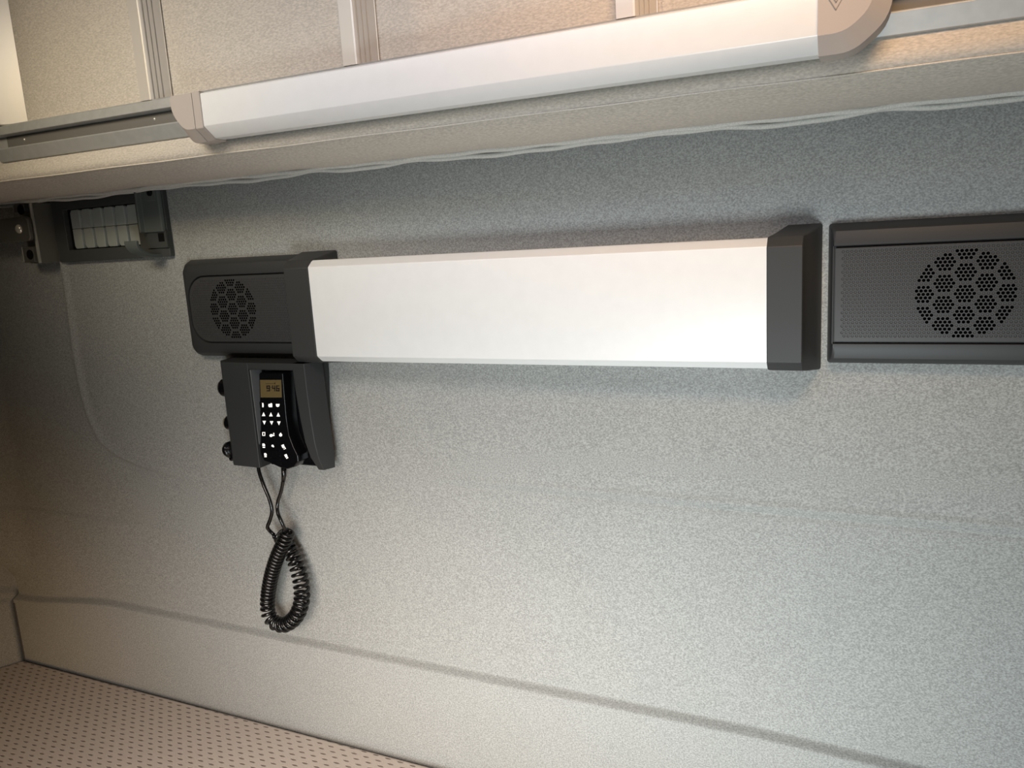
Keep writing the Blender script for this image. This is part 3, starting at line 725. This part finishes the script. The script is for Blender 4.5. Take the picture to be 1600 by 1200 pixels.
# curled arm: a swept strip reaching forward and up
arm = []
for t in frange(0, 1, 1/14):
    a = math.radians(-100+112*t)
    arm.append((0.016+0.040*math.cos(a), 1.5180+0.0215*math.sin(a)))
bm = bmesh.new(); V = []
for i, (hh, zz) in enumerate(arm):
    t = i/(len(arm)-1); dh = 0.0035
    cxn = arm[min(i+1, len(arm)-1)]; cpr = arm[max(i-1, 0)]; d = Vector((cxn[0]-cpr[0], cxn[1]-cpr[1])).normalized(); nn = Vector((-d.y, d.x))*0.0028
    w0 = hx0-0.001+0.010*(1-t); w1 = hx0+0.028
    V.append([bm.verts.new(W3(x, zz+s*nn.y, hh+s*nn.x)) for x, s in ((w0, -1), (w1, -1), (w1, 1), (w0, 1))])
for a, b_ in zip(V, V[1:]):
    for i in range(4): bm.faces.new((a[i], a[(i+1) % 4], b_[(i+1) % 4], b_[i]))
bm.faces.new(V[0][::-1]); bm.faces.new(V[-1])
put(obj('hook_arm', bm, M_hook, bevel=0.001), hk)
put(obj('hook_foot', boxh(hx0, hx1+0.002, oz0-0.006, oz0+0.022, 0.0105, 0.014), M_vent, bevel=0.001), hk)
put(obj('foot_slot', boxh(hx1-0.016, hx1-0.003, oz0+0.004, oz0+0.018, 0.0135, 0.0146), M_dark), hk)

# ------------------------------------------------------------------ hinge bracket at the left end
br = thing('hinge_bracket', 'dark steel bracket with riveted arm left of the vent panel', 'bracket', (-1.44, 0, 1.55))
bx = P(52, 360, .040)[0]; zl = P(62, 411, .040)[1]; zu = 1.601
put(obj('flange', prism_z([(bx-0.060, 0.010), (bx-0.060, 0.014), (bx-0.002, 0.036), (bx, 0.036), (bx+0.011, 0.004), (bx+0.006, 0.002)], zl, zu), M_steel, bevel=0.0008), br)
put(obj('bright_edge', prism_z([(bx-0.0026, 0.035), (bx-0.0026, 0.0384), (bx+0.0012, 0.0384), (bx+0.0012, 0.035)], zl, zu), M_edge), br)
def tabm(u, v):
    x, z = P(u, v, .036); zt_ = min(z+0.014, 1.601)
    bm = loft([(rr(x-0.018, x+0.012, z-0.014, zt_, 0.002, 2), 0.012), (rr(x-0.018, x+0.012, z-0.014, zt_, 0.002, 2), 0.036)])
    t = put(obj('tab', bm, M_steel, bevel=0.001), br)
    z = min(z, zt_-0.0095)
    bm = loft([(disc(x+0.002, z, 0.0088), 0.0355), (disc(x+0.002, z, 0.0088), 0.0366)])
    obj('slot_hole', bm, M_dark).parent = t
    bm = boxh(x-0.0178, x-0.0164, zt_-0.026, zt_, 0.0355, 0.0372); obj('tab_edge', bm, M_edge).parent = t
tabm(30, 319); tabm(46, 398)
ax0 = P(-60, 358, .050)[0]; ax1 = P(45, 358, .050)[0]; az0 = P(25, 378, .05)[1]; az1 = P(25, 339, .05)[1]
am = put(obj('arm', loft([(rr(ax0, ax1, az0, az1, [0.002, 0.008, 0.010, 0.002], 5), 0.042), (rr(ax0, ax1, az0, az1, [0.002, 0.008, 0.010, 0.002], 5), 0.050)]), M_steel, bevel=0.002), br)
rx, rz = P(28, 358, .052); obj('rivet', dome(rx, rz, 0.0495, 0.0085, 0.0055), M_edge, smooth=True).parent = am
put(obj('pivot', loft([(disc(rx, rz, 0.007), 0.012), (disc(rx, rz, 0.007), 0.044)]), M_steel), br)
